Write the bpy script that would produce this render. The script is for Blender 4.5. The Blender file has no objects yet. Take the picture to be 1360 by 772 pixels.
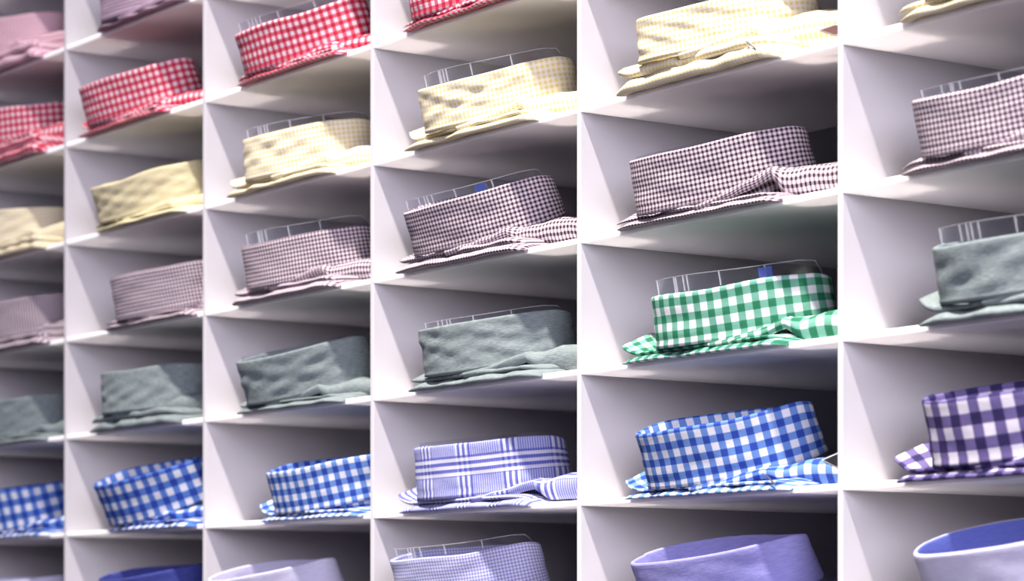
import bpy, math, random
import numpy as np
from mathutils import Vector, Matrix

# ------------------------------------------------------------------ camera
IMG_W, IMG_H = 1360, 772
CX = 680.0
HORIZON = 831.0
FPX = 3648.0                       # focal length in pixels
VPX = -1870.0                      # vanishing point of the shelf boards
GAP = 0.11                         # shelf pitch in metres
CAM_Z = 1.45
k_ = math.hypot(CX - VPX, FPX)
# the boards run along -X towards the left vanishing point
a_ = (CX - VPX) / k_; b_ = FPX / k_
RIGHT = np.array([a_, b_, 0.0]); FWD = np.array([-b_, a_, 0.0])
SC = 0.066 / GAP                   # px per metre = SC * (x - VPX)
def u_of(n): return 1.0 / (1.0 / (85 - VPX) - n * 4.405e-5)
COLW = (FPX / SC) * 4.405e-5 / b_
_Z = FPX / (SC * u_of(3)); _xc = (u_of(3) + VPX - CX) / FPX * _Z
CAM = np.array([3 * COLW, 0, 0]) - RIGHT * _xc - FWD * _Z
CAM[2] = CAM_Z
def project(P):
    P = np.atleast_2d(P) - CAM
    z = P @ FWD
    return np.stack([CX + FPX * (P @ RIGHT) / z, HORIZON - FPX * P[:, 2] / z], 1)

scene = bpy.context.scene
C = scene.collection
cam_d = bpy.data.cameras.new('camera'); cam = bpy.data.objects.new('camera', cam_d); C.objects.link(cam)
cam_d.sensor_width = 36.0
cam_d.lens = FPX / IMG_W * 36.0
cam_d.shift_y = (HORIZON - IMG_H / 2) / IMG_W
cam.location = CAM
cam.rotation_euler = (math.pi / 2, 0, math.atan2(b_, a_))
cam_d.clip_start = 0.05
cam_d.dof.use_dof = True
cam_d.dof.focus_distance = 2.28
cam_d.dof.aperture_fstop = 8.0
scene.camera = cam

# ------------------------------------------------------------------ world, light, exposure
w = bpy.data.worlds.new('world'); scene.world = w; w.use_nodes = True
bg = w.node_tree.nodes['Background']
bg.inputs[0].default_value = (0.60, 0.57, 0.84, 1); bg.inputs[1].default_value = 0.55
LDIR = np.array([-0.05, 0.49, -1.0]); LDIR /= np.linalg.norm(LDIR)
AIM = np.array([2.0, 0.0, CAM_Z + 0.85])
sd = bpy.data.lights.new('ceiling_spot', 'SPOT')
so = bpy.data.objects.new('ceiling_spot', sd); C.objects.link(so)
so.location = AIM - LDIR * 7.0
so.rotation_euler = Vector(LDIR).to_track_quat('-Z', 'Y').to_euler()
sd.energy = 12500; sd.color = (1.0, 0.93, 0.86)
sd.spot_size = math.radians(40); sd.spot_blend = 1.0; sd.shadow_soft_size = 0.2
# added soft fill from the right, no known source: broad, cool, nearly level
wd = bpy.data.lights.new('side_fill_area', 'AREA'); wo = bpy.data.objects.new('side_fill_area', wd); C.objects.link(wo)
WPOS = np.array([6.2, -2.4, CAM_Z + 1.15]); wo.location = WPOS
wo.rotation_euler = Vector((np.array([1.2, 0.0, CAM_Z + 0.35]) - WPOS)).to_track_quat('-Z', 'Y').to_euler()
wd.shape = 'RECTANGLE'; wd.size = 2.6; wd.size_y = 1.7; wd.energy = 400; wd.color = (0.90, 0.85, 1.0)
vs = scene.view_settings
vs.view_transform = 'Standard'; vs.look = 'None'; vs.gamma = 1.0; vs.use_curve_mapping = False
vs.exposure = -0.16

# ------------------------------------------------------------------ material helpers
def srgb(c, gain=0.58):
    return tuple(gain * ((x / 255) / 12.92 if x / 255 <= 0.04045 else ((x / 255 + 0.055) / 1.055) ** 2.4) for x in c) + (1.0,)
def new_mat(name):
    m = bpy.data.materials.new(name); m.use_nodes = True
    nt = m.node_tree; b = nt.nodes['Principled BSDF']
    return m, nt, b
def math_node(nt, op, a, b=None, clamp=False):
    n = nt.nodes.new('ShaderNodeMath'); n.operation = op; n.use_clamp = clamp
    for i, v in enumerate((a, b)):
        if v is None: continue
        if isinstance(v, (int, float)): n.inputs[i].default_value = v
        else: nt.links.new(v, n.inputs[i])
    return n.outputs[0]
def mix_col(nt, f, a, b):
    n = nt.nodes.new('ShaderNodeMix'); n.data_type = 'RGBA'
    if isinstance(f, (int, float)): n.inputs[0].default_value = f
    else: nt.links.new(f, n.inputs[0])
    for i, v in ((6, a), (7, b)):
        if isinstance(v, tuple): n.inputs[i].default_value = v
        else: nt.links.new(v, n.inputs[i])
    return n.outputs[2]
def stripe(nt, coord, period, duty=0.5, phase=0.0, soft=0.04):
    """1 inside the stripe, 0 outside, with slightly soft edges"""
    x = math_node(nt, 'FRACT', math_node(nt, 'ADD', math_node(nt, 'DIVIDE', coord, period), phase + 100.0))
    d = math_node(nt, 'ABSOLUTE', math_node(nt, 'SUBTRACT', x, duty / 2))
    # symmetric about duty/2
    return math_node(nt, 'MULTIPLY', math_node(nt, 'SUBTRACT', duty / 2 + soft, d), 1.0 / (2 * soft), clamp=True)

def fabric_base(name, rough=0.85):
    m, nt, b = new_mat(name)
    b.inputs['Roughness'].default_value = rough
    b.inputs['Specular IOR Level'].default_value = 0.15
    b.inputs['Sheen Weight'].default_value = 0.0
    b.inputs['Sheen Roughness'].default_value = 0.5
    uv = nt.nodes.new('ShaderNodeUVMap'); uv.uv_map = 'UVMap'
    sp = nt.nodes.new('ShaderNodeSeparateXYZ'); nt.links.new(uv.outputs[0], sp.inputs[0])
    # weave relief
    wu = math_node(nt, 'SINE', math_node(nt, 'MULTIPLY', sp.outputs[0], 2 * math.pi / 0.0011))
    wv = math_node(nt, 'SINE', math_node(nt, 'MULTIPLY', sp.outputs[1], 2 * math.pi / 0.0011))
    ns = nt.nodes.new('ShaderNodeTexNoise'); ns.inputs['Scale'].default_value = 160; ns.inputs['Detail'].default_value = 4
    nt.links.new(uv.outputs[0], ns.inputs['Vector'])
    hgt = math_node(nt, 'ADD', math_node(nt, 'MULTIPLY', math_node(nt, 'ADD', wu, wv), 0.15), math_node(nt, 'MULTIPLY', ns.outputs[0], 2.0))
    bp = nt.nodes.new('ShaderNodeBump'); bp.inputs['Strength'].default_value = 0.35; bp.inputs['Distance'].default_value = 0.0006
    nt.links.new(hgt, bp.inputs['Height']); nt.links.new(bp.outputs[0], b.inputs['Normal'])
    return m, nt, b, uv, sp

def gingham(name, dark, light, period, mid=None, soft=0.025, duty=0.5):
    m, nt, b, uv, sp = fabric_base(name)
    sx = stripe(nt, sp.outputs[0], period, duty, 0.0, soft); sy = stripe(nt, sp.outputs[1], period, duty, 0.15, soft)
    d, l = srgb(dark), srgb(light)
    md = srgb(mid) if mid else tuple((x * 0.5 + y * 0.5) for x, y in zip(d, l))
    c1 = mix_col(nt, sx, l, md); c2 = mix_col(nt, sx, md, d)
    c = mix_col(nt, sy, c1, c2)
    ns = nt.nodes.new('ShaderNodeTexNoise'); ns.inputs['Scale'].default_value = 900; ns.inputs['Detail'].default_value = 2
    nt.links.new(uv.outputs[0], ns.inputs['Vector'])
    c = mix_col(nt, math_node(nt, 'MULTIPLY', ns.outputs[0], 0.05), c, l)
    nt.links.new(c, b.inputs['Base Color'])
    return m

def plain(name, col, col2=None, scale=(700, 120), amt=0.5):
    """solid or slubbed (chambray) cloth: two yarn colours in short streaks"""
    m, nt, b, uv, sp = fabric_base(name)
    if col2 is None:
        b.inputs['Base Color'].default_value = srgb(col); return m
    mp = nt.nodes.new('ShaderNodeMapping'); mp.inputs['Scale'].default_value = (scale[1], scale[0], 1)
    nt.links.new(uv.outputs[0], mp.inputs[0])
    ns = nt.nodes.new('ShaderNodeTexNoise'); ns.inputs['Scale'].default_value = 1.0; ns.inputs['Detail'].default_value = 4
    nt.links.new(mp.outputs[0], ns.inputs['Vector'])
    f = math_node(nt, 'MULTIPLY', math_node(nt, 'SUBTRACT', ns.outputs[0], 0.5 - amt * 0.4), 1.0 / (amt * 0.8), clamp=True)
    nt.links.new(mix_col(nt, f, srgb(col), srgb(col2)), b.inputs['Base Color'])
    return m

def glen_plaid(name):
    m, nt, b, uv, sp = fabric_base(name)
    base, white, blue = srgb((128, 134, 206)), srgb((238, 238, 250)), srgb((72, 80, 178))
    fx = stripe(nt, sp.outputs[0], 0.0022, 0.5, 0, 0.1)
    c = mix_col(nt, math_node(nt, 'MULTIPLY', fx, 0.5), base, white)
    for ax, per, ph in ((0, 0.046, 0.10), (1, 0.052, 0.56)):
        grp = stripe(nt, sp.outputs[ax], per, 0.36, ph, 0.01)
        fine = stripe(nt, sp.outputs[ax], per * 0.12, 0.5, 0.2, 0.08)
        gw = math_node(nt, 'MULTIPLY', grp, fine)
        gb = math_node(nt, 'MULTIPLY', grp, math_node(nt, 'SUBTRACT', 1.0, fine))
        c = mix_col(nt, math_node(nt, 'MULTIPLY', gb, 0.75), c, blue)
        c = mix_col(nt, math_node(nt, 'MULTIPLY', gw, 0.7), c, white)
    nt.links.new(c, b.inputs['Base Color'])
    return m

M = {}
M['pink'] = gingham('pink_check', (208, 128, 156), (250, 230, 236), 0.0044)
M['mauve'] = gingham('mauve_check', (112, 76, 112), (226, 204, 220), 0.0038)
M['red'] = gingham('red_gingham', (196, 10, 48), (250, 236, 242), 0.0081, mid=(224, 100, 128))
M['yellow'] = gingham('yellow_check', (244, 220, 150), (253, 248, 238), 0.0046, mid=(250, 240, 206))
M['yellow_plain'] = plain('pale_yellow_linen', (236, 222, 168), (248, 240, 208))
M['black'] = gingham('black_gingham', (12, 2, 8), (246, 236, 242), 0.0039, mid=(168, 146, 160))
M['grey'] = plain('grey_green_chambray', (88, 102, 106), (172, 184, 184), scale=(1500, 160), amt=0.9)
M['green'] = gingham('green_gingham', (0, 116, 78), (246, 244, 248), 0.0128, mid=(112, 178, 156))
M['blue'] = gingham('blue_gingham', (22, 66, 170), (240, 240, 250), 0.0124, mid=(104, 146, 216))
M['blue_wide'] = gingham('blue_wide_gingham', (18, 62, 172), (238, 240, 250), 0.0162, mid=(84, 128, 208))
M['purple'] = gingham('purple_gingham', (30, 18, 84), (240, 236, 248), 0.0176, mid=(112, 98, 156))
M['plaid'] = glen_plaid('blue_glen_plaid')
M['lavender_check'] = gingham('lavender_fine_check', (132, 134, 204), (226, 226, 244), 0.0030)
M['lavender'] = plain('lavender_twill', (150, 148, 214), (170, 168, 226))
M['pale_lavender'] = plain('pale_lavender_twill', (206, 204, 234), (218, 216, 242))
M['navy'] = plain('navy_blue_twill', (62, 70, 146), (78, 86, 164))
M['blue_lining'] = plain('blue_lining', (96, 108, 192), (110, 120, 202))
M['yellow_back'] = plain('deep_yellow_bounce', (226, 176, 40), (238, 196, 80))  # light bounced between the folds, put into the colour of the reverse side

def shelf_material(name, translucent):
    m, nt, b = new_mat(name)
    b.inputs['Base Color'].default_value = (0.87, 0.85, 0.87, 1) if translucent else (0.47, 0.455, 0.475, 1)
    b.inputs['Roughness'].default_value = 0.45
    b.inputs['Specular IOR Level'].default_value = 0.3
    ns = nt.nodes.new('ShaderNodeTexNoise'); ns.inputs['Scale'].default_value = 60
    bp = nt.nodes.new('ShaderNodeBump'); bp.inputs['Strength'].default_value = 0.03; bp.inputs['Distance'].default_value = 0.001
    nt.links.new(ns.outputs[0], bp.inputs['Height']); nt.links.new(bp.outputs[0], b.inputs['Normal'])
    if translucent:
        b.inputs['Subsurface Weight'].default_value = 1.0
        b.inputs['Subsurface Radius'].default_value = (1.0, 0.96, 0.93)
        b.inputs['Subsurface Scale'].default_value = translucent
    return m
M['board'] = shelf_material('opal_white_acrylic', 0.009)
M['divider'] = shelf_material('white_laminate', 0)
m, nt, b = new_mat('dark_back_board'); b.inputs['Base Color'].default_value = (0.06, 0.06, 0.07, 1); b.inputs['Roughness'].default_value = 0.7; M['back'] = m  # near-black tone chosen to deepen the shade inside the cells
m, nt, b = new_mat('painted_wall'); b.inputs['Base Color'].default_value = (0.55, 0.54, 0.58, 1); b.inputs['Roughness'].default_value = 0.8; M['wall'] = m
m, nt, b = new_mat('stone_floor'); b.inputs['Roughness'].default_value = 0.5
ns = nt.nodes.new('ShaderNodeTexNoise'); ns.inputs['Scale'].default_value = 8
nt.links.new(mix_col(nt, ns.outputs[0], (0.09, 0.08, 0.08, 1), (0.12, 0.11, 0.11, 1)), b.inputs['Base Color']); M['floor'] = m
m, nt, b = new_mat('clear_plastic')
tr = nt.nodes.new('ShaderNodeBsdfTransparent'); tr.inputs[0].default_value = (0.93, 0.94, 0.97, 1)
gl = nt.nodes.new('ShaderNodeBsdfGlossy'); gl.inputs['Roughness'].default_value = 0.12
mx = nt.nodes.new('ShaderNodeMixShader'); mx.inputs[0].default_value = 0.09
nt.links.new(tr.outputs[0], mx.inputs[1]); nt.links.new(gl.outputs[0], mx.inputs[2]); nt.links.new(mx.outputs[0], nt.nodes['Material Output'].inputs[0])
M['clear'] = m
m, nt, b = new_mat('plastic_edge'); b.inputs['Base Color'].default_value = (0.8, 0.8, 0.85, 1); b.inputs['Roughness'].default_value = 0.3; b.inputs['Alpha'].default_value = 0.24; M['clear_edge'] = m
m, nt, b = new_mat('blue_sticker'); b.inputs['Base Color'].default_value = srgb((84, 106, 190)); b.inputs['Alpha'].default_value = 0.65; b.inputs['Roughness'].default_value = 0.4; M['sticker'] = m
m, nt, b = new_mat('black_card'); b.inputs['Base Color'].default_value = (0.008, 0.008, 0.012, 1); b.inputs['Roughness'].default_value = 0.5; M['card'] = m
m, nt, b = new_mat('brown_card'); b.inputs['Base Color'].default_value = srgb((120, 84, 80)); b.inputs['Roughness'].default_value = 0.5; M['brown_card'] = m
m, nt, b = new_mat('white_card'); b.inputs['Base Color'].default_value = (0.85, 0.85, 0.85, 1); b.inputs['Roughness'].default_value = 0.5; M['white_card'] = m
m, nt, b = new_mat('steel'); b.inputs['Base Color'].default_value = (0.75, 0.75, 0.78, 1); b.inputs['Metallic'].default_value = 1; b.inputs['Roughness'].default_value = 0.25; M['steel'] = m

# ------------------------------------------------------------------ mesh helpers
def link(name, me, mat, parent=None):
    o = bpy.data.objects.new(name, me); C.objects.link(o)
    if mat is not None and not me.materials: me.materials.append(M[mat])
    if parent is not None: o.parent = parent
    return o
def grid_mesh(name, P, UV, wrap_i=False, wrap_j=False, smooth=True):
    """P: (ni, nj, 3) points, UV: (ni+wrap, nj+wrap, 2) coordinates"""
    ni, nj = P.shape[:2]
    I = ni if wrap_i else ni - 1; J = nj if wrap_j else nj - 1
    faces, uvs = [], []
    for i in range(I):
        i2 = (i + 1) % ni
        for j in range(J):
            j2 = (j + 1) % nj
            faces.append((i * nj + j, i2 * nj + j, i2 * nj + j2, i * nj + j2))
            uvs.append((UV[i, j], UV[i + 1, j], UV[i + 1, j + 1], UV[i, j + 1]))
    me = bpy.data.meshes.new(name)
    me.from_pydata(P.reshape(-1, 3).tolist(), [], faces)
    ul = me.uv_layers.new(name='UVMap')
    ul.data.foreach_set('uv', np.array(uvs, dtype=np.float32).ravel())
    if smooth: me.polygons.foreach_set('use_smooth', [True] * len(faces))
    me.update()
    return me
def box_mesh(name, x0, x1, y0, y1, z0, z1, bev=0.0):
    import bmesh
    bm = bmesh.new(); bmesh.ops.create_cube(bm, size=1.0)
    for v in bm.verts:
        v.co = ((x0 + x1) / 2 + v.co.x * (x1 - x0), (y0 + y1) / 2 + v.co.y * (y1 - y0), (z0 + z1) / 2 + v.co.z * (z1 - z0))
    if bev: bmesh.ops.bevel(bm, geom=bm.edges[:], offset=bev, segments=2, affect='EDGES', profile=0.6)
    me = bpy.data.meshes.new(name); bm.to_mesh(me); bm.free()
    return me
class Noise:
    """smooth 2-D noise: a sum of random waves (metres in, about -1..1 out)"""
    def __init__(s, rng, lx, ly, n=7):
        s.k = [(2 * math.pi / lx * rng.uniform(0.4, 1.5) * rng.choice((-1, 1)), 2 * math.pi / ly * rng.uniform(0.4, 1.5), rng.uniform(0, 6.28)) for _ in range(n)]
    def __call__(s, x, y):
        r = 0
        for a, b, p in s.k: r = r + np.sin(a * x + b * y + p)
        return r / len(s.k) ** 0.5 / 1.4

# ------------------------------------------------------------------ setting
BOARD_T, DIV_T, DEPTH = 0.005, 0.0055, 0.30
Z_BOT = CAM_Z + 0.1002                      # underside of the board of row A
NC0, NC1 = -2, 7                            # divider index range
K0, K1 = -13, 7                             # board index range (0 = row A)
TOPZ = Z_BOT + K1 * GAP + BOARD_T; LOWZ = Z_BOT + K0 * GAP
def struct(name, me, mat):
    o = link(name, me, mat); o['kind'] = 'structure'; return o
xa, xb = NC0 * COLW, NC1 * COLW + DIV_T
struct('floor', box_mesh('floor', -9, 12, -12, DEPTH + 0.13, -0.1, 0), 'floor')
struct('wall_back', box_mesh('wall_back', -4, 7, DEPTH + 0.012, DEPTH + 0.13, 0, 3.4), 'wall')
unit = bpy.data.objects.new('shelving_unit', None); C.objects.link(unit); unit.location = (xa, 0, 0)
unit['label'] = 'white pigeonhole shelving unit with thin boards holding all the folded shirts'
unit['category'] = 'shelving unit'
def unit_part(name, me, mat, loc):
    o = link(name, me, mat, unit); o.location = Vector(loc) - unit.location; return o
me_div = box_mesh('divider', 0, DIV_T, 0, DEPTH, LOWZ, TOPZ, 0.0006)
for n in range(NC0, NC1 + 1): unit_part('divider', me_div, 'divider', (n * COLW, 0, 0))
me_board = box_mesh('shelf_board', DIV_T, COLW, 0, DEPTH, 0, BOARD_T, 0.0006)
for n in range(NC0, NC1):
    for k in range(K0, K1 + 1): unit_part('shelf_board', me_board, 'board', (n * COLW, 0, Z_BOT + k * GAP))
unit_part('back_panel', box_mesh('back_panel', xa, xb, DEPTH, DEPTH + 0.01, LOWZ, TOPZ), 'back', (0, 0, 0))
unit_part('plinth', box_mesh('plinth', xa, xb, 0.03, DEPTH, 0, LOWZ), 'divider', (0, 0, 0))

# ------------------------------------------------------------------ collar outline (plan view, metres)
CTRL = np.array([(-35, 24), (-30, 7), (-12, 0), (20, 2.5), (58, 15), (95, 36), (114, 60), (106, 80), (64, 84), (12, 70), (-24, 46)], float) / 1000
def closed_spline(ctrl, n):
    N = len(ctrl); out = []
    per = 40
    for i in range(N):
        p0, p1, p2, p3 = ctrl[i - 1], ctrl[i], ctrl[(i + 1) % N], ctrl[(i + 2) % N]
        for t in np.arange(per) / per:
            out.append(0.5 * (2 * p1 + (p2 - p0) * t + (2 * p0 - 5 * p1 + 4 * p2 - p3) * t * t + (3 * p1 - p0 - 3 * p2 + p3) * t ** 3))
    P = np.array(out); Q = np.vstack([P, P[:1]])
    s = np.concatenate([[0], np.cumsum(np.linalg.norm(np.diff(Q, axis=0), axis=1))])
    t = np.linspace(0, s[-1], n, endpoint=False)
    return np.stack([np.interp(t, s, Q[:, 0]), np.interp(t, s, Q[:, 1])], 1), s[-1]
NR = 176
DROP_MM = [0, 0, 0, 0, 0, 0, 1.5, 8, 9, 5, 1]          # the collar gets lower towards its far (buttoned) side
RING, RING_LEN = closed_spline(CTRL, NR)
_s = np.arange(NR) / NR
_ci = [int(np.argmin(np.linalg.norm(RING - c, axis=1))) for c in CTRL]; _ci[0] = 0
DROP = np.interp(np.arange(NR), _ci + [NR], [d / 1000 for d in DROP_MM] + [0])
for _ in range(6): DROP = (np.roll(DROP, 1) + 2 * DROP + np.roll(DROP, -1)) / 4
def ring_frame(ring):
    d = np.roll(ring, -1, 0) - np.roll(ring, 1, 0); d /= np.linalg.norm(d, axis=1)[:, None]
    return d, np.stack([d[:, 1], -d[:, 0]], 1)          # tangent, outward normal
Y_APEX = -0.014
def place(ring, h, X0, zb, tau, y0=Y_APEX):
    """tilted collar point(s): ring (n,2), height h above the collar's lower edge"""
    c, s = math.cos(tau), math.sin(tau)
    x = ring[:, 0] + X0; y = ring[:, 1]
    return np.stack([x, y0 + y * c - h * s, zb + y * s + h * c], 1)

def fit(cell_x, shelf_top, rl, rr, bl, scale):
    """collar position, base height, tilt and height from what the photo shows of it"""
    ring = RING * scale
    prior = np.array([cell_x + 0.125, shelf_top + 0.012, math.radians(11), 0.043])
    wts = np.array([40.0, 300.0, 12.0, 700.0])
    front = np.arange(NR) < int(NR * 0.52)
    def res(p):
        X0, zb, tau, H = p
        rim = project(place(ring, H - DROP, X0, zb, tau)); bot = project(place(ring, 0, X0, zb, tau))
        r = []
        if rl: i = rim[:, 0].argmin(); r += [rim[i, 0] - rl[0], rim[i, 1] - rl[1]]
        if bl: i = bot[:, 0].argmin(); r += [bot[i, 0] - bl[0], bot[i, 1] - bl[1]]
        if rr:
            f = rim[front]; r.append(np.interp(rr[0], f[:, 0], f[:, 1]) - rr[1])
        return np.concatenate([np.array(r), (p - prior) * wts])
    p = prior.copy()
    for _ in range(12):
        r0 = res(p); J = np.zeros((len(r0), 4))
        for i, e in enumerate((1e-3, 1e-3, 4e-3, 5e-4)):
            q = p.copy(); q[i] += e; J[:, i] = (res(q) - r0) / e
        dp = np.linalg.lstsq(J, -r0, rcond=None)[0]
        p = p + dp * 0.8
    p[2] = min(max(p[2], math.radians(1)), math.radians(27)); p[3] = min(max(p[3], 0.035), 0.054)
    p[1] = max(p[1], shelf_top + 0.004)
    return p

def px_to_front(px, py, y=0.0):
    """point where a photo pixel's ray meets the vertical plane Y = y (the front of the shelves)"""
    d = FWD + RIGHT * (px - CX) / FPX + np.array([0, 0, 1.0]) * (HORIZON - py) / FPX
    return CAM + d * ((y - CAM[1]) / d[1])

# ------------------------------------------------------------------ shirt parts
def build_collar(rng, H, scale, wrinkle, lin):
    """tube swept round the neck: outer fall, rolled rim, inner stand (local, untilted)"""
    ring = RING * scale; T, Nn = ring_frame(ring)
    n = len(ring)
    s = np.arange(n + 1) * RING_LEN * scale / n
    prof = [(-0.0022, 0.0), (-0.0006, -0.0007)]
    no = 16
    for t in np.linspace(0, 1, no): prof.append((0.0024 * (1 - t) ** 2, t * (H - 0.0018)))
    for a in np.linspace(0, math.pi, 7)[1:-1]: prof.append((-0.0019 + 0.0019 * math.cos(a), H - 0.0018 + 0.0019 * math.sin(a)))
    for t in np.linspace(1, 0.12, 7): prof.append((-0.0038, t * (H - 0.0018)))
    prof = np.array(prof)
    v = np.concatenate([[0], np.cumsum(np.linalg.norm(np.diff(prof, axis=0), axis=1))])
    nz1 = Noise(rng, *( (0.07, 0.03) if not lin else (0.055, 0.018))); nz2 = Noise(rng, 0.16, 0.2); nz3 = Noise(rng, 0.12, 1.0)
    P = np.zeros((n, len(prof), 3))
    for j, (o, h) in enumerate(prof):
        fade = min(1, max(0, h / H * 3)) * min(1, max(0.15, (H - h) / H * 4))
        if j < 2: fade = 0
        wv = wrinkle * fade * nz1(s[:-1], h) + 0.0012 * nz2(s[:-1], h)
        # a stitched seam 5 mm above the lower edge
        if 2 <= j < 2 + no and abs(h - 0.0055) < H / no * 0.55: wv = wv - 0.0005
        P[:, j, 0] = ring[:, 0] + Nn[:, 0] * (o + wv); P[:, j, 1] = ring[:, 1] + Nn[:, 1] * (o + wv)
        P[:, j, 2] = h + (0.0009 * nz3(s[:-1], 0.0) - DROP) * (h / H if h > 0 else 0)
    # seamless wrinkles: blend the last few rings into the first (far side, unseen)
    k = 10
    for q in range(k):
        f = (q + 1) / (k + 1.0)
        off = P[0] - np.concatenate([ring[0], [0]]); 
        base = np.stack([np.full(len(prof), ring[n - k + q, 0]) + Nn[n - k + q, 0] * prof[:, 0], np.full(len(prof), ring[n - k + q, 1]) + Nn[n - k + q, 1] * prof[:, 0], prof[:, 1] * (1 - DROP[n - k + q] / H)], 1)
        P[n - k + q] = P[n - k + q] * (1 - f) + base * f if q < k else P[n - k + q]
    UV = np.zeros((n + 1, len(prof) + 1, 2)); UV[:, :, 0] = s[:, None]; UV[:, :-1, 1] = v[None, :]; UV[:, -1, 1] = v[-1] + 0.004
    return grid_mesh('collar', P, UV, True, True)

def build_layer(rng, x0, x1, yf, yb, z0, th, wedge, ear, ear_h, sag, wrinkle, flap=0.0):
    """one folded layer of cloth with a round front nose; wedge lifts it towards the back"""
    nx, nb = 84, 18
    xs = np.linspace(x0, x1, nx)
    nzf = Noise(rng, 0.065, 1.0); nzt = Noise(rng, 0.05, 0.06); nzh = Noise(rng, 0.045, 1)
    ys = np.concatenate([np.linspace(0.24, 0.04, 6), np.linspace(0.03, 0.004, 7)])
    P = []
    for x in xs:
        t = (x - x0) / (x1 - x0)
        e = max(0.0, 1 - (x - x0) / 0.030)                    # near the left corner
        er = max(0.0, 1 - (x1 - x) / 0.012)
        thx = th * (1 - 0.75 * e ** 2 if ear else 1 - 0.5 * e ** 4) * math.sqrt(max(0.05, 1 - er ** 2)) * (1 + 0.15 * float(nzh(x, 0)))
        lift = ear_h * e ** 1.6
        f = yf + 0.0022 * float(nzf(x, 0)) + ear * e ** 2 + 0.012 * er ** 2
        fe = flap * max(0.0, 1 - (x - x0) / 0.026) ** 0.7
        fl = lambda y: fe * min(y, 0.035)
        col = []
        for y in ys: col.append((x, f + y * (yb - yf) / 0.24, z0 + lift * max(0, 1 - y / 0.07) - sag * min(1, max(0, 1 - y / 0.013) * 2) + fl(y) * 0.9))
        for a in np.linspace(-math.pi / 2, math.pi / 2, 7):
            col.append((x, f + thx / 2 - math.cos(a) * thx / 2, z0 + lift - sag + thx / 2 + math.sin(a) * thx / 2))
        for y in ys[::-1]:
            zz = z0 + thx + lift * max(0, 1 - y / 0.07) - sag * 0.6 * max(0, 1 - y / 0.013) + fl(y) + wedge * y + wrinkle * float(nzt(x, y)) * min(1, y / 0.02)
            col.append((x, f + y * (yb - yf) / 0.24, zz))
        P.append(col)
    P = np.array(P)
    d = np.concatenate([[0], np.cumsum(np.linalg.norm(np.diff(P[nx // 2], axis=0), axis=1))])
    UV = np.zeros((nx, P.shape[1], 2)); UV[:, :, 0] = xs[:, None]; UV[:, :, 1] = d[None, :]
    me = grid_mesh('layer', P, UV)
    # end caps
    import bmesh
    bm = bmesh.new(); bm.from_mesh(me)
    bm.verts.ensure_lookup_table(); nj = P.shape[1]
    for base in (0, (nx - 1) * nj):
        try: bm.faces.new([bm.verts[base + j] for j in range(nj)])
        except ValueError: pass
    bmesh.ops.recalc_face_normals(bm, faces=bm.faces[:])
    bm.to_mesh(me); bm.free()
    return me

def build_shoulder(rng, xA, xB, xE, yA, yB, yE, z0, hp, hr, z_front):
    """loose shoulder cloth: its hem rises from A to a peak at B, then rolls on as a soft bulge to E"""
    ns, nv = 72, 16
    P = np.zeros((ns, nv, 3)); UV = np.zeros((ns, nv, 2))
    nz = Noise(rng, 0.03, 0.03); nzl = Noise(rng, 0.04, 1)
    ss = np.linspace(0, 1, ns)
    kB = (xB - xA) / (xE - xA)
    for i, s in enumerate(ss):
        x = xA + (xE - xA) * s
        if s < kB:
            f = s / kB; yf = yA + (yB - yA) * f ** 1.3; top = z0 + 0.0012 + hp * f ** 1.4
        else:
            f = (s - kB) / (1 - kB); yf = yB + (yE - yB) * f; top = z0 + hp + (hr - hp) * min(1, f * 3.0) - 0.25 * hr * max(0, f - 0.6) / 0.4
        closed = min(1.0, max(0.0, (s - kB) / 0.045)); closed = closed * closed * (3 - 2 * closed)
        top += 0.0009 * float(nzl(x, 0)) * min(1, s * 5)
        hem = 0.0035 + 0.0045 * min(1, s / kB)
        zb_ = (top - hem) * (1 - closed) + z_front * closed
        depth_f = 0.004 + 0.008 * closed                       # how far the front face bulges forward
        for j, v in enumerate(np.linspace(0, 1, nv)):
            if v < 0.6:
                q = v / 0.6; a = q * math.pi / 2
                y_ = yf + depth_f * (1 - math.sin(q * math.pi * 0.75 + 0.35)) + 0.010 * q * q * closed
                z_ = zb_ + (top - zb_) * math.sin(a)
                yl, zl = y_, z_
            else:
                q = (v - 0.6) / 0.4
                y_ = yl + 0.020 * math.sin(q * math.pi / 2); z_ = zl + 0.003 * math.sin(q * math.pi) - max(0.0, zl - z0) * q * q
            w_ = 0.0005 * float(nz(x, v * 0.05))
            P[i, j] = (x + 0.003 * closed * (1 - v), y_, z_ + w_ * min(1, s * 6))
            UV[i, j] = (x + 0.3 * y_, 0.04 * v + 0.01)
    return grid_mesh('shoulder', P, UV)

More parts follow.
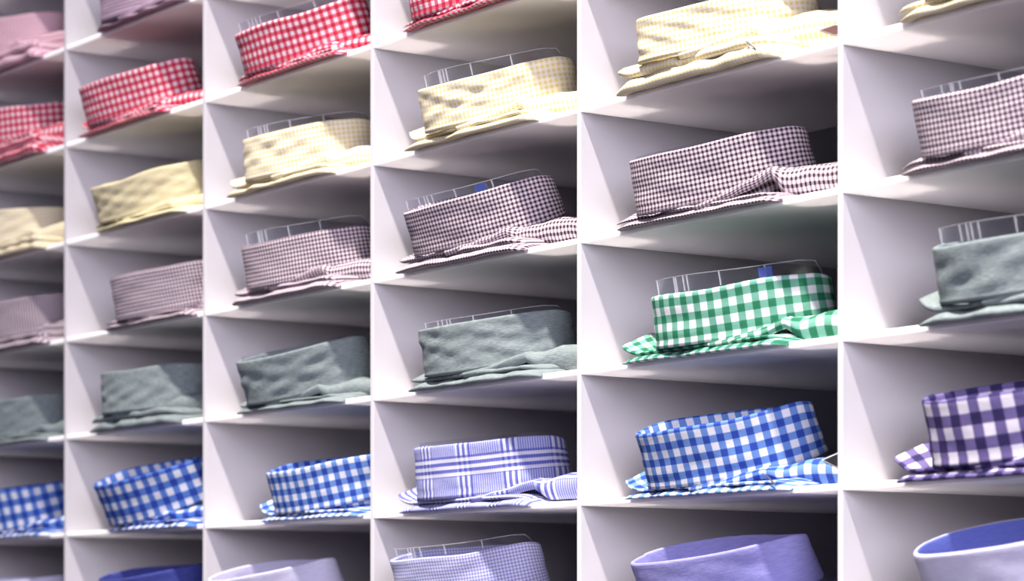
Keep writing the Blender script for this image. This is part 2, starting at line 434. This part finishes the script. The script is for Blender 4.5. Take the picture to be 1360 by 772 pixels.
def build_support(H, scale, rise, rng):
    """clear collar stiffener standing inside the ring, a few millimetres proud of the rim"""
    ring = RING * scale; T, Nn = ring_frame(ring)
    i0, i1 = int(NR * 0.04), int(NR * 0.60)
    idx = np.arange(i0, i1)
    t = np.linspace(0, 1, len(idx))
    top = H + rise * np.minimum(1, np.minimum(0.6 + t * 9, (1 - t) * 6)) * (0.9 + 0.1 * np.sin(t * 7))
    nin = -0.0062; top = top - DROP[idx]
    P = np.zeros((len(idx), 4, 3)); UV = np.zeros((len(idx), 4, 2))
    for q, (o, hh) in enumerate(((nin, 0.006), (nin, None), (nin - 0.0006, None), (nin - 0.0006, 0.006))):
        P[:, q, :2] = ring[idx] + Nn[idx] * o
        P[:, q, 2] = top if hh is None else hh
    UV[:, :, 0] = t[:, None]
    me = grid_mesh('collar_support', P, UV)
    def at(tt, h, o=nin + 0.0003):
        j = i0 + int(tt * (i1 - i0 - 1)); p = ring[j] + Nn[j] * o
        return np.array([p[0], p[1], h]), np.array([T[j, 0], T[j, 1], 0]), float(np.interp(tt, t, top)), H - DROP[j]
    return me, at

# ------------------------------------------------------------------ the shirts
# column, row, cloth, label, rim left, rim right, lower left, left tip, peak of the shoulder fold, options
ROWS = 'ZABCDEF'
def shelf_top(row): return Z_BOT + BOARD_T + (ROWS.index(row) - 1) * GAP
SH = []
def S(*a, **k): SH.append((a, k))
PUR, GRN, PLD, LAV, NAV, FAR = 'the purple gingham shirt', 'the green gingham shirt', 'the blue glen plaid shirt', 'the pale lavender collar', 'the navy collar', 'navy'
BG, YC, GR, RG = 'black and white gingham folded shirt', 'pale yellow checked folded shirt', 'grey-green chambray folded shirt', 'red and white gingham folded shirt'
S(0, 'F', 'pink', 'pale pink checked folded shirt with wide round collar, above a red gingham shirt', None, (60, 16), (-42, 84), None, (30, 76))
S(1, 'F', 'mauve', 'mauve finely checked folded shirt with pink underside, above a red gingham shirt', (130, -18), None, (137, 36), (126, 40), None, lining='pink')
S(0, 'E', 'red', RG + ' directly under the pale pink shirt', None, (60, 136), (-38, 203), None, (44, 185))
S(1, 'E', 'red', RG + ' directly under the mauve shirt', (104, 117), (235, 77), (120, 167), (103, 158), (216, 130))
S(2, 'E', 'red', RG + ' with clear plastic collar support standing in it', (312, 49), (450, 3), (329, 101), (311, 109), (445, 56), sup=0.009)
S(3, 'E', 'red', RG + ' four cells above ' + PLD, (537, -30), None, (551, 27), (530, 37), None)
S(0, 'D', 'yellow', YC + ' with crumpled collar two cells below the pale pink shirt', None, (60, 279), (-38, 333), None, (49, 319), lin=1)
S(1, 'D', 'yellow_plain', 'plain pale yellow linen folded shirt two cells below the mauve shirt', (118, 261), (240, 224), (136, 304), (123, 311), (231, 264), lin=1, lining='yellow_back')
S(2, 'D', 'yellow', YC + ' four cells above ' + LAV + ' with plastic support', (319, 185), (470, 159), (332, 241), (298, 227), (438, 214), lin=1, sup=0.009)
S(3, 'D', 'yellow', YC + ' with crumpled collar, three cells above ' + PLD, (556, 121), (700, 83), (569, 176), (534, 157), (697, 131), lin=1, sup=0.012)
S(4, 'D', 'yellow', YC + ' with hang tag, two cells above ' + GRN, (847, 29), (930, 3), (853, 82), (812, 93), (1009, 38), lin=1, tag='brown_card', lining='yellow_back', clip=1)
S(5, 'D', 'yellow', YC + ' three cells above ' + PUR, (1222, -66), None, (1232, -4), (1186, 23), None, lin=1, lining='yellow_back')
S(0, 'C', 'black', BG + ' three cells below the pale pink shirt', None, (66, 390), (-34, 456), None, (32, 439))
S(1, 'C', 'black', BG + ' three cells above ' + NAV, (147, 375), (255, 350), (157, 434), (135, 432), (236, 403))
S(2, 'C', 'black', BG + ' three cells above ' + LAV, (321, 329), (480, 298), (332, 385), (304, 388), None, sup=0.012)
S(3, 'C', 'black', BG + ' two cells above ' + PLD, (534, 283), (710, 235), (553, 338), (521, 345), (680, 310), sup=0.009, sticker=0.55)
S(4, 'C', 'black', BG + ' directly above ' + GRN, (837, 215), (1020, 170), (849, 287), (813, 299), (1031, 221), tag='black_back', sup=0.002)
S(5, 'C', 'black', BG + ' two cells above ' + PUR, (1213, 138), (1350, 99), (1226, 210), (1186, 223), None, sup=0.006)
S(0, 'B', 'grey', GR + ' above the wide blue gingham collar beside ' + NAV + ' column', None, (45, 527), (-36, 590), None, (70, 568), lin=1)
S(1, 'B', 'grey', GR + ' two cells above ' + NAV, (133, 495), (250, 483), (138, 552), (117, 560), (215, 545), lin=1)
S(2, 'B', 'grey', GR + ' two cells above ' + LAV, (316, 484), (455, 450), (329, 541), (309, 537), (430, 510), lin=1, sup=0.004)
S(3, 'B', 'grey', GR + ' with open collar, directly above ' + PLD, (553, 437), (704, 416), (568, 501), (538, 505), (705, 485), lin=1, sup=0.005)
S(4, 'B', 'green', 'green and white gingham folded shirt with tall clear plastic collar support', (864, 396), (1050, 365), (874, 463), (820, 459), (1051, 440), sup=0.013, sticker=0.62)
S(5, 'B', 'grey', GR + ' directly above ' + PUR, (1236, 328), (1350, 312), (1251, 403), (1211, 394), None, lin=1, sup=0.013)
S(0, 'A', 'blue_wide', 'blue and white gingham folded shirt beside the one directly above ' + NAV, None, (65, 647), (-34, 716), None, (70, 690))
S(1, 'A', 'blue_wide', 'blue and white gingham folded shirt directly above ' + NAV, (124, 650), (255, 613), (146, 703), None, (233, 688))
S(2, 'A', 'blue', 'blue and white gingham folded shirt directly above ' + LAV, (349, 634), (485, 615), (370, 689), (341, 667), (460, 672))
S(3, 'A', 'plaid', 'blue glen plaid folded shirt with white line checks', (547, 593), (701, 581), (558, 666), (525, 657), (720, 650), sup=0.004)
S(4, 'A', 'blue', 'blue and white gingham folded shirt with black hang tag, below ' + GRN, (845, 583), (1014, 549), (862, 655), (825, 639), (1024, 620), tag='card', clip=1)
S(5, 'A', 'purple', 'dark purple and white large gingham folded shirt', (1222, 534), (1350, 516), (1242, 620), (1178, 594), None)
S(0, 'Z', 'pale_lavender', 'whitish lavender collar beside ' + NAV + ', under a blue gingham shirt', None, (60, 766), None, None, None)
S(1, 'Z', 'navy', 'plain navy blue folded shirt with open collar', (130, 771), (240, 754), None, None, None)
S(2, 'Z', 'pale_lavender', 'plain pale lavender folded shirt next to the navy collar', (274, 771), (425, 743), None, None, None)
S(3, 'Z', 'lavender_check', 'lavender finely checked folded shirt with plastic support, under ' + PLD, (518, 744), (686, 723), None, None, None, sup=0.010)
S(4, 'Z', 'lavender', 'plain lavender twill folded shirt under a blue gingham shirt', (837, 748), (1022, 719), None, None, None)
S(5, 'Z', 'pale_lavender', 'pale lavender folded shirt with blue collar lining, under ' + PUR, (1214, 738), (1330, 722), None, None, None, lining_in='blue_lining')
GROUPS = {'F': 'pink shirts', 'E': 'red gingham shirts', 'D': 'yellow shirts', 'C': 'black gingham shirts', 'B': 'grey and green shirts', 'A': 'blue and purple checked shirts', 'Z': 'lavender and navy shirts'}

def small_box(name, centre, ax, ay, az, size, mat, parent):
    """little box with its own axes (local to the parent)"""
    c = np.array(centre); V = []
    for i in (-1, 1):
        for j in (-1, 1):
            for k in (-1, 1): V.append((c + ax * size[0] / 2 * i + ay * size[1] / 2 * j + az * size[2] / 2 * k).tolist())
    F = [(0, 1, 3, 2), (4, 6, 7, 5), (0, 4, 5, 1), (2, 3, 7, 6), (0, 2, 6, 4), (1, 5, 7, 3)]
    me = bpy.data.meshes.new(name); me.from_pydata(V, [], F); me.update()
    return link(name, me, mat, parent)

UP = np.array([0, 0, 1.0])
def make_shirt(idx, col, row, cloth, label, rl, rr, bl, tip, peak, sup=0, sticker=None, lin=0, tag=None, clip=0, lining=None, lining_in=None, scale=0.99):
    rng = random.Random(100 + idx)
    cx = col - 1; cell_x = cx * COLW + DIV_T
    st = shelf_top(row)
    X0, zb, tau, H = fit(cell_x, st, rl, rr, bl, scale)
    X0 = min(max(X0, cell_x + 0.06), cell_x + COLW - 0.125)
    root = bpy.data.objects.new('folded_shirt', None); C.objects.link(root)
    ox, oz = X0, st
    root.location = (ox, 0, oz)
    root['label'] = label; root['category'] = 'shirt'; root['group'] = GROUPS[row]
    # collar, tilted forward
    cm = build_collar(rng, H, scale, 0.0005 if not lin else 0.0011, lin)
    cm.materials.append(M[cloth])
    if lining_in:
        cm.materials.append(M[lining_in])
        npf = 2 + 16 + 5 + 7
        for p in cm.polygons:
            if p.index % npf >= 2 + 16 + 3: p.material_index = 1
    co = link('collar', cm, None, root)
    co.location = (0, Y_APEX, zb - oz); co.rotation_euler = (tau, 0, 0)
    # folded body: lower layer and yoke
    tipx = (px_to_front(*tip, -0.008)[0] if tip else X0 - 0.045) - ox
    tipx = min(max(tipx, cell_x + 0.012 - ox), -0.036)
    tipz = max(0.004, px_to_front(*tip, -0.008)[2] - oz) if tip else 0.008
    hb = zb - oz                                    # room between board and collar
    xr = min(tipx + 0.205, cell_x + COLW - DIV_T - 0.012 - ox)
    th1 = max(0.0022, hb * 0.48); th2 = max(0.0022, hb * 0.48)
    wedge = math.tan(min(tau, math.radians(14))) * 0.75
    body = build_layer(rng, tipx + 0.010, xr, -0.0150, 0.25, 0.0004, th1, wedge * 0.5, 0.004, 0.0, 0.0032, 0.0005)
    link('back_panel', body, cloth, root)
    yoke = build_layer(rng, tipx, xr - 0.006, -0.0105, 0.22, 0.0006 + th1, th2, wedge * 0.5, 0.008, max(0.0, min(0.012, tipz - th1 - th2 * 0.4)), 0.0, 0.0006, 0.45)
    link('yoke', yoke, cloth, root)
    # loose shoulder cloth in front of the collar's far half
    yB = 0.012
    if peak:
        Pk = px_to_front(*peak, yB); xB = Pk[0] - ox; zB = Pk[2] - oz
    else: xB = 0.085; zB = hb + 0.016
    lim = cell_x + COLW - DIV_T - 0.004 - ox
    xB = min(max(xB, 0.05), min(0.13, lim - 0.05)); xE = min(xB + 0.105, lim)
    z0 = hb
    hp = min(max(zB - z0, 0.014), 0.028)
    xA = max(xB - 0.070, 0.0)
    sm = build_shoulder(rng, xA, xB, xE, -0.013, yB - 0.006, yB + 0.030, z0 - 0.002, hp, max(hp * 1.06, 0.020), max(0.002, th1))
    sh = link('shoulder_fold', sm, cloth, root)
    if lining:
        sm.materials.append(M[lining])
    md = sh.modifiers.new('thickness', 'SOLIDIFY'); md.thickness = 0.0016; md.offset = 0
    if lining: md.material_offset = 1 
    # clear collar support
    if sup:
        me, at = build_support(H, scale, sup, rng)
        so_ = link('collar_support', me, 'clear', root); so_.location = co.location; so_.rotation_euler = co.rotation_euler
        tt = 0.10
        if sup > 0.004:
            for tt in (0.08, 0.20, 0.225, 0.25, 0.275, 0.42, 0.62):
                p, t_, tp, H_ = at(tt + rng.uniform(-0.01, 0.01), 0)
                small_box('slot', p + UP * (H_ + (tp - H_) * 0.5), t_, np.cross(UP, t_), UP, (0.0009, 0.0008, max(0.002, (tp - H_) * 0.92)), 'clear_edge', so_)
            for q in range(10):
                t0 = 0.06 + q * 0.088
                p, t_, tp, _ = at(t0, 0); p2, _, tp2, _ = at(t0 + 0.088, 0)
                d = (p2 + UP * tp2) - (p + UP * tp); L = np.linalg.norm(d); d /= L
                n_ = np.cross(UP, d); n_ /= np.linalg.norm(n_)
                small_box('rim', (p + UP * tp + p2 + UP * tp2) / 2, d, n_, np.cross(d, n_), (L, 0.0007, 0.0004), 'clear_edge', so_)
        if sticker:
            p, t_, tp, H_ = at(sticker, 0)
            small_box('sticker', p + UP * (H_ + (tp - H_) * 0.45), t_, np.cross(UP, t_), UP, (0.011, 0.0011, (tp - H_) * 0.8), 'sticker', so_)
    # hang tag: a dark card with a white border, one corner pointing along the shelf
    if tag in ('card', 'brown_card'):
        if tag == 'card': c0 = px_to_front(1089, 611, 0.012)
        else: c0 = px_to_front(1084, 40, 0.012)
        c0 = c0 - np.array([ox, 0, oz])
        dz1, dz2 = (0.30, -0.43) if tag == 'card' else (0.12, -0.38)
        e1 = np.array([0.9, 0.25, dz1]); e1 /= np.linalg.norm(e1)
        e2 = np.array([0.9, 0.25, dz2]); e2 /= np.linalg.norm(e2)
        n_ = np.cross(e1, e2); n_ /= np.linalg.norm(n_)
        L = 0.0185
        def quad(name, s, off, th, mat, par):
            c = c0 + (e1 + e2) * L / 2
            V = []
            for k in (-th / 2, th / 2):
                for q in ((0, 0), (1, 0), (1, 1), (0, 1)):
                    V.append((c + (e1 * (q[0] - 0.5) + e2 * (q[1] - 0.5)) * L * s + n_ * (k + off)).tolist())
            F = [(3, 2, 1, 0), (4, 5, 6, 7), (0, 1, 5, 4), (1, 2, 6, 5), (2, 3, 7, 6), (3, 0, 4, 7)]
            me = bpy.data.meshes.new(name); me.from_pydata(V, [], F); me.update()
            return link(name, me, mat, par)
        face = 1 if np.dot(n_, FWD) < 0 else -1
        hg = quad('hang_tag', 1.0, 0, 0.0008, tag, root); hg['label'] = 'dark card hang tag with white border'
        bd = quad('border', 0.90, face * 0.0005, 0.0004, 'white_card', hg)
        quad('face', 0.80, face * 0.0008, 0.0004, tag, hg)
    if tag == 'black_back':  # black sheet in place of an unidentified black area behind the collar
        c0 = px_to_front(1066, 178, 0.105) - np.array([ox, 0, oz])
        zl_ = 0.006
        cd = small_box('black_sheet', (c0[0] + 0.03, 0.105, (c0[2] + zl_) / 2), np.array([1.0, 0, 0]), np.array([0, 1.0, 0]), UP, (0.06, 0.0012, c0[2] - zl_), 'card', root)
        cd['label'] = 'plain black sheet standing behind the collar'
    if clip:
        c0 = px_to_front(1024 if tag == 'card' else 998, 638 if tag == 'card' else 60, -0.014) - np.array([ox, 0, oz])
        d = np.array([0.80, -0.1, -0.5]); d /= np.linalg.norm(d); n_ = np.cross(UP, d); n_ /= np.linalg.norm(n_)
        small_box('pin', c0, d, n_, np.cross(d, n_), (0.016, 0.0011, 0.0011), 'steel', root)
    return root
for i, (a, k) in enumerate(SH): make_shirt(i, *a, **k)
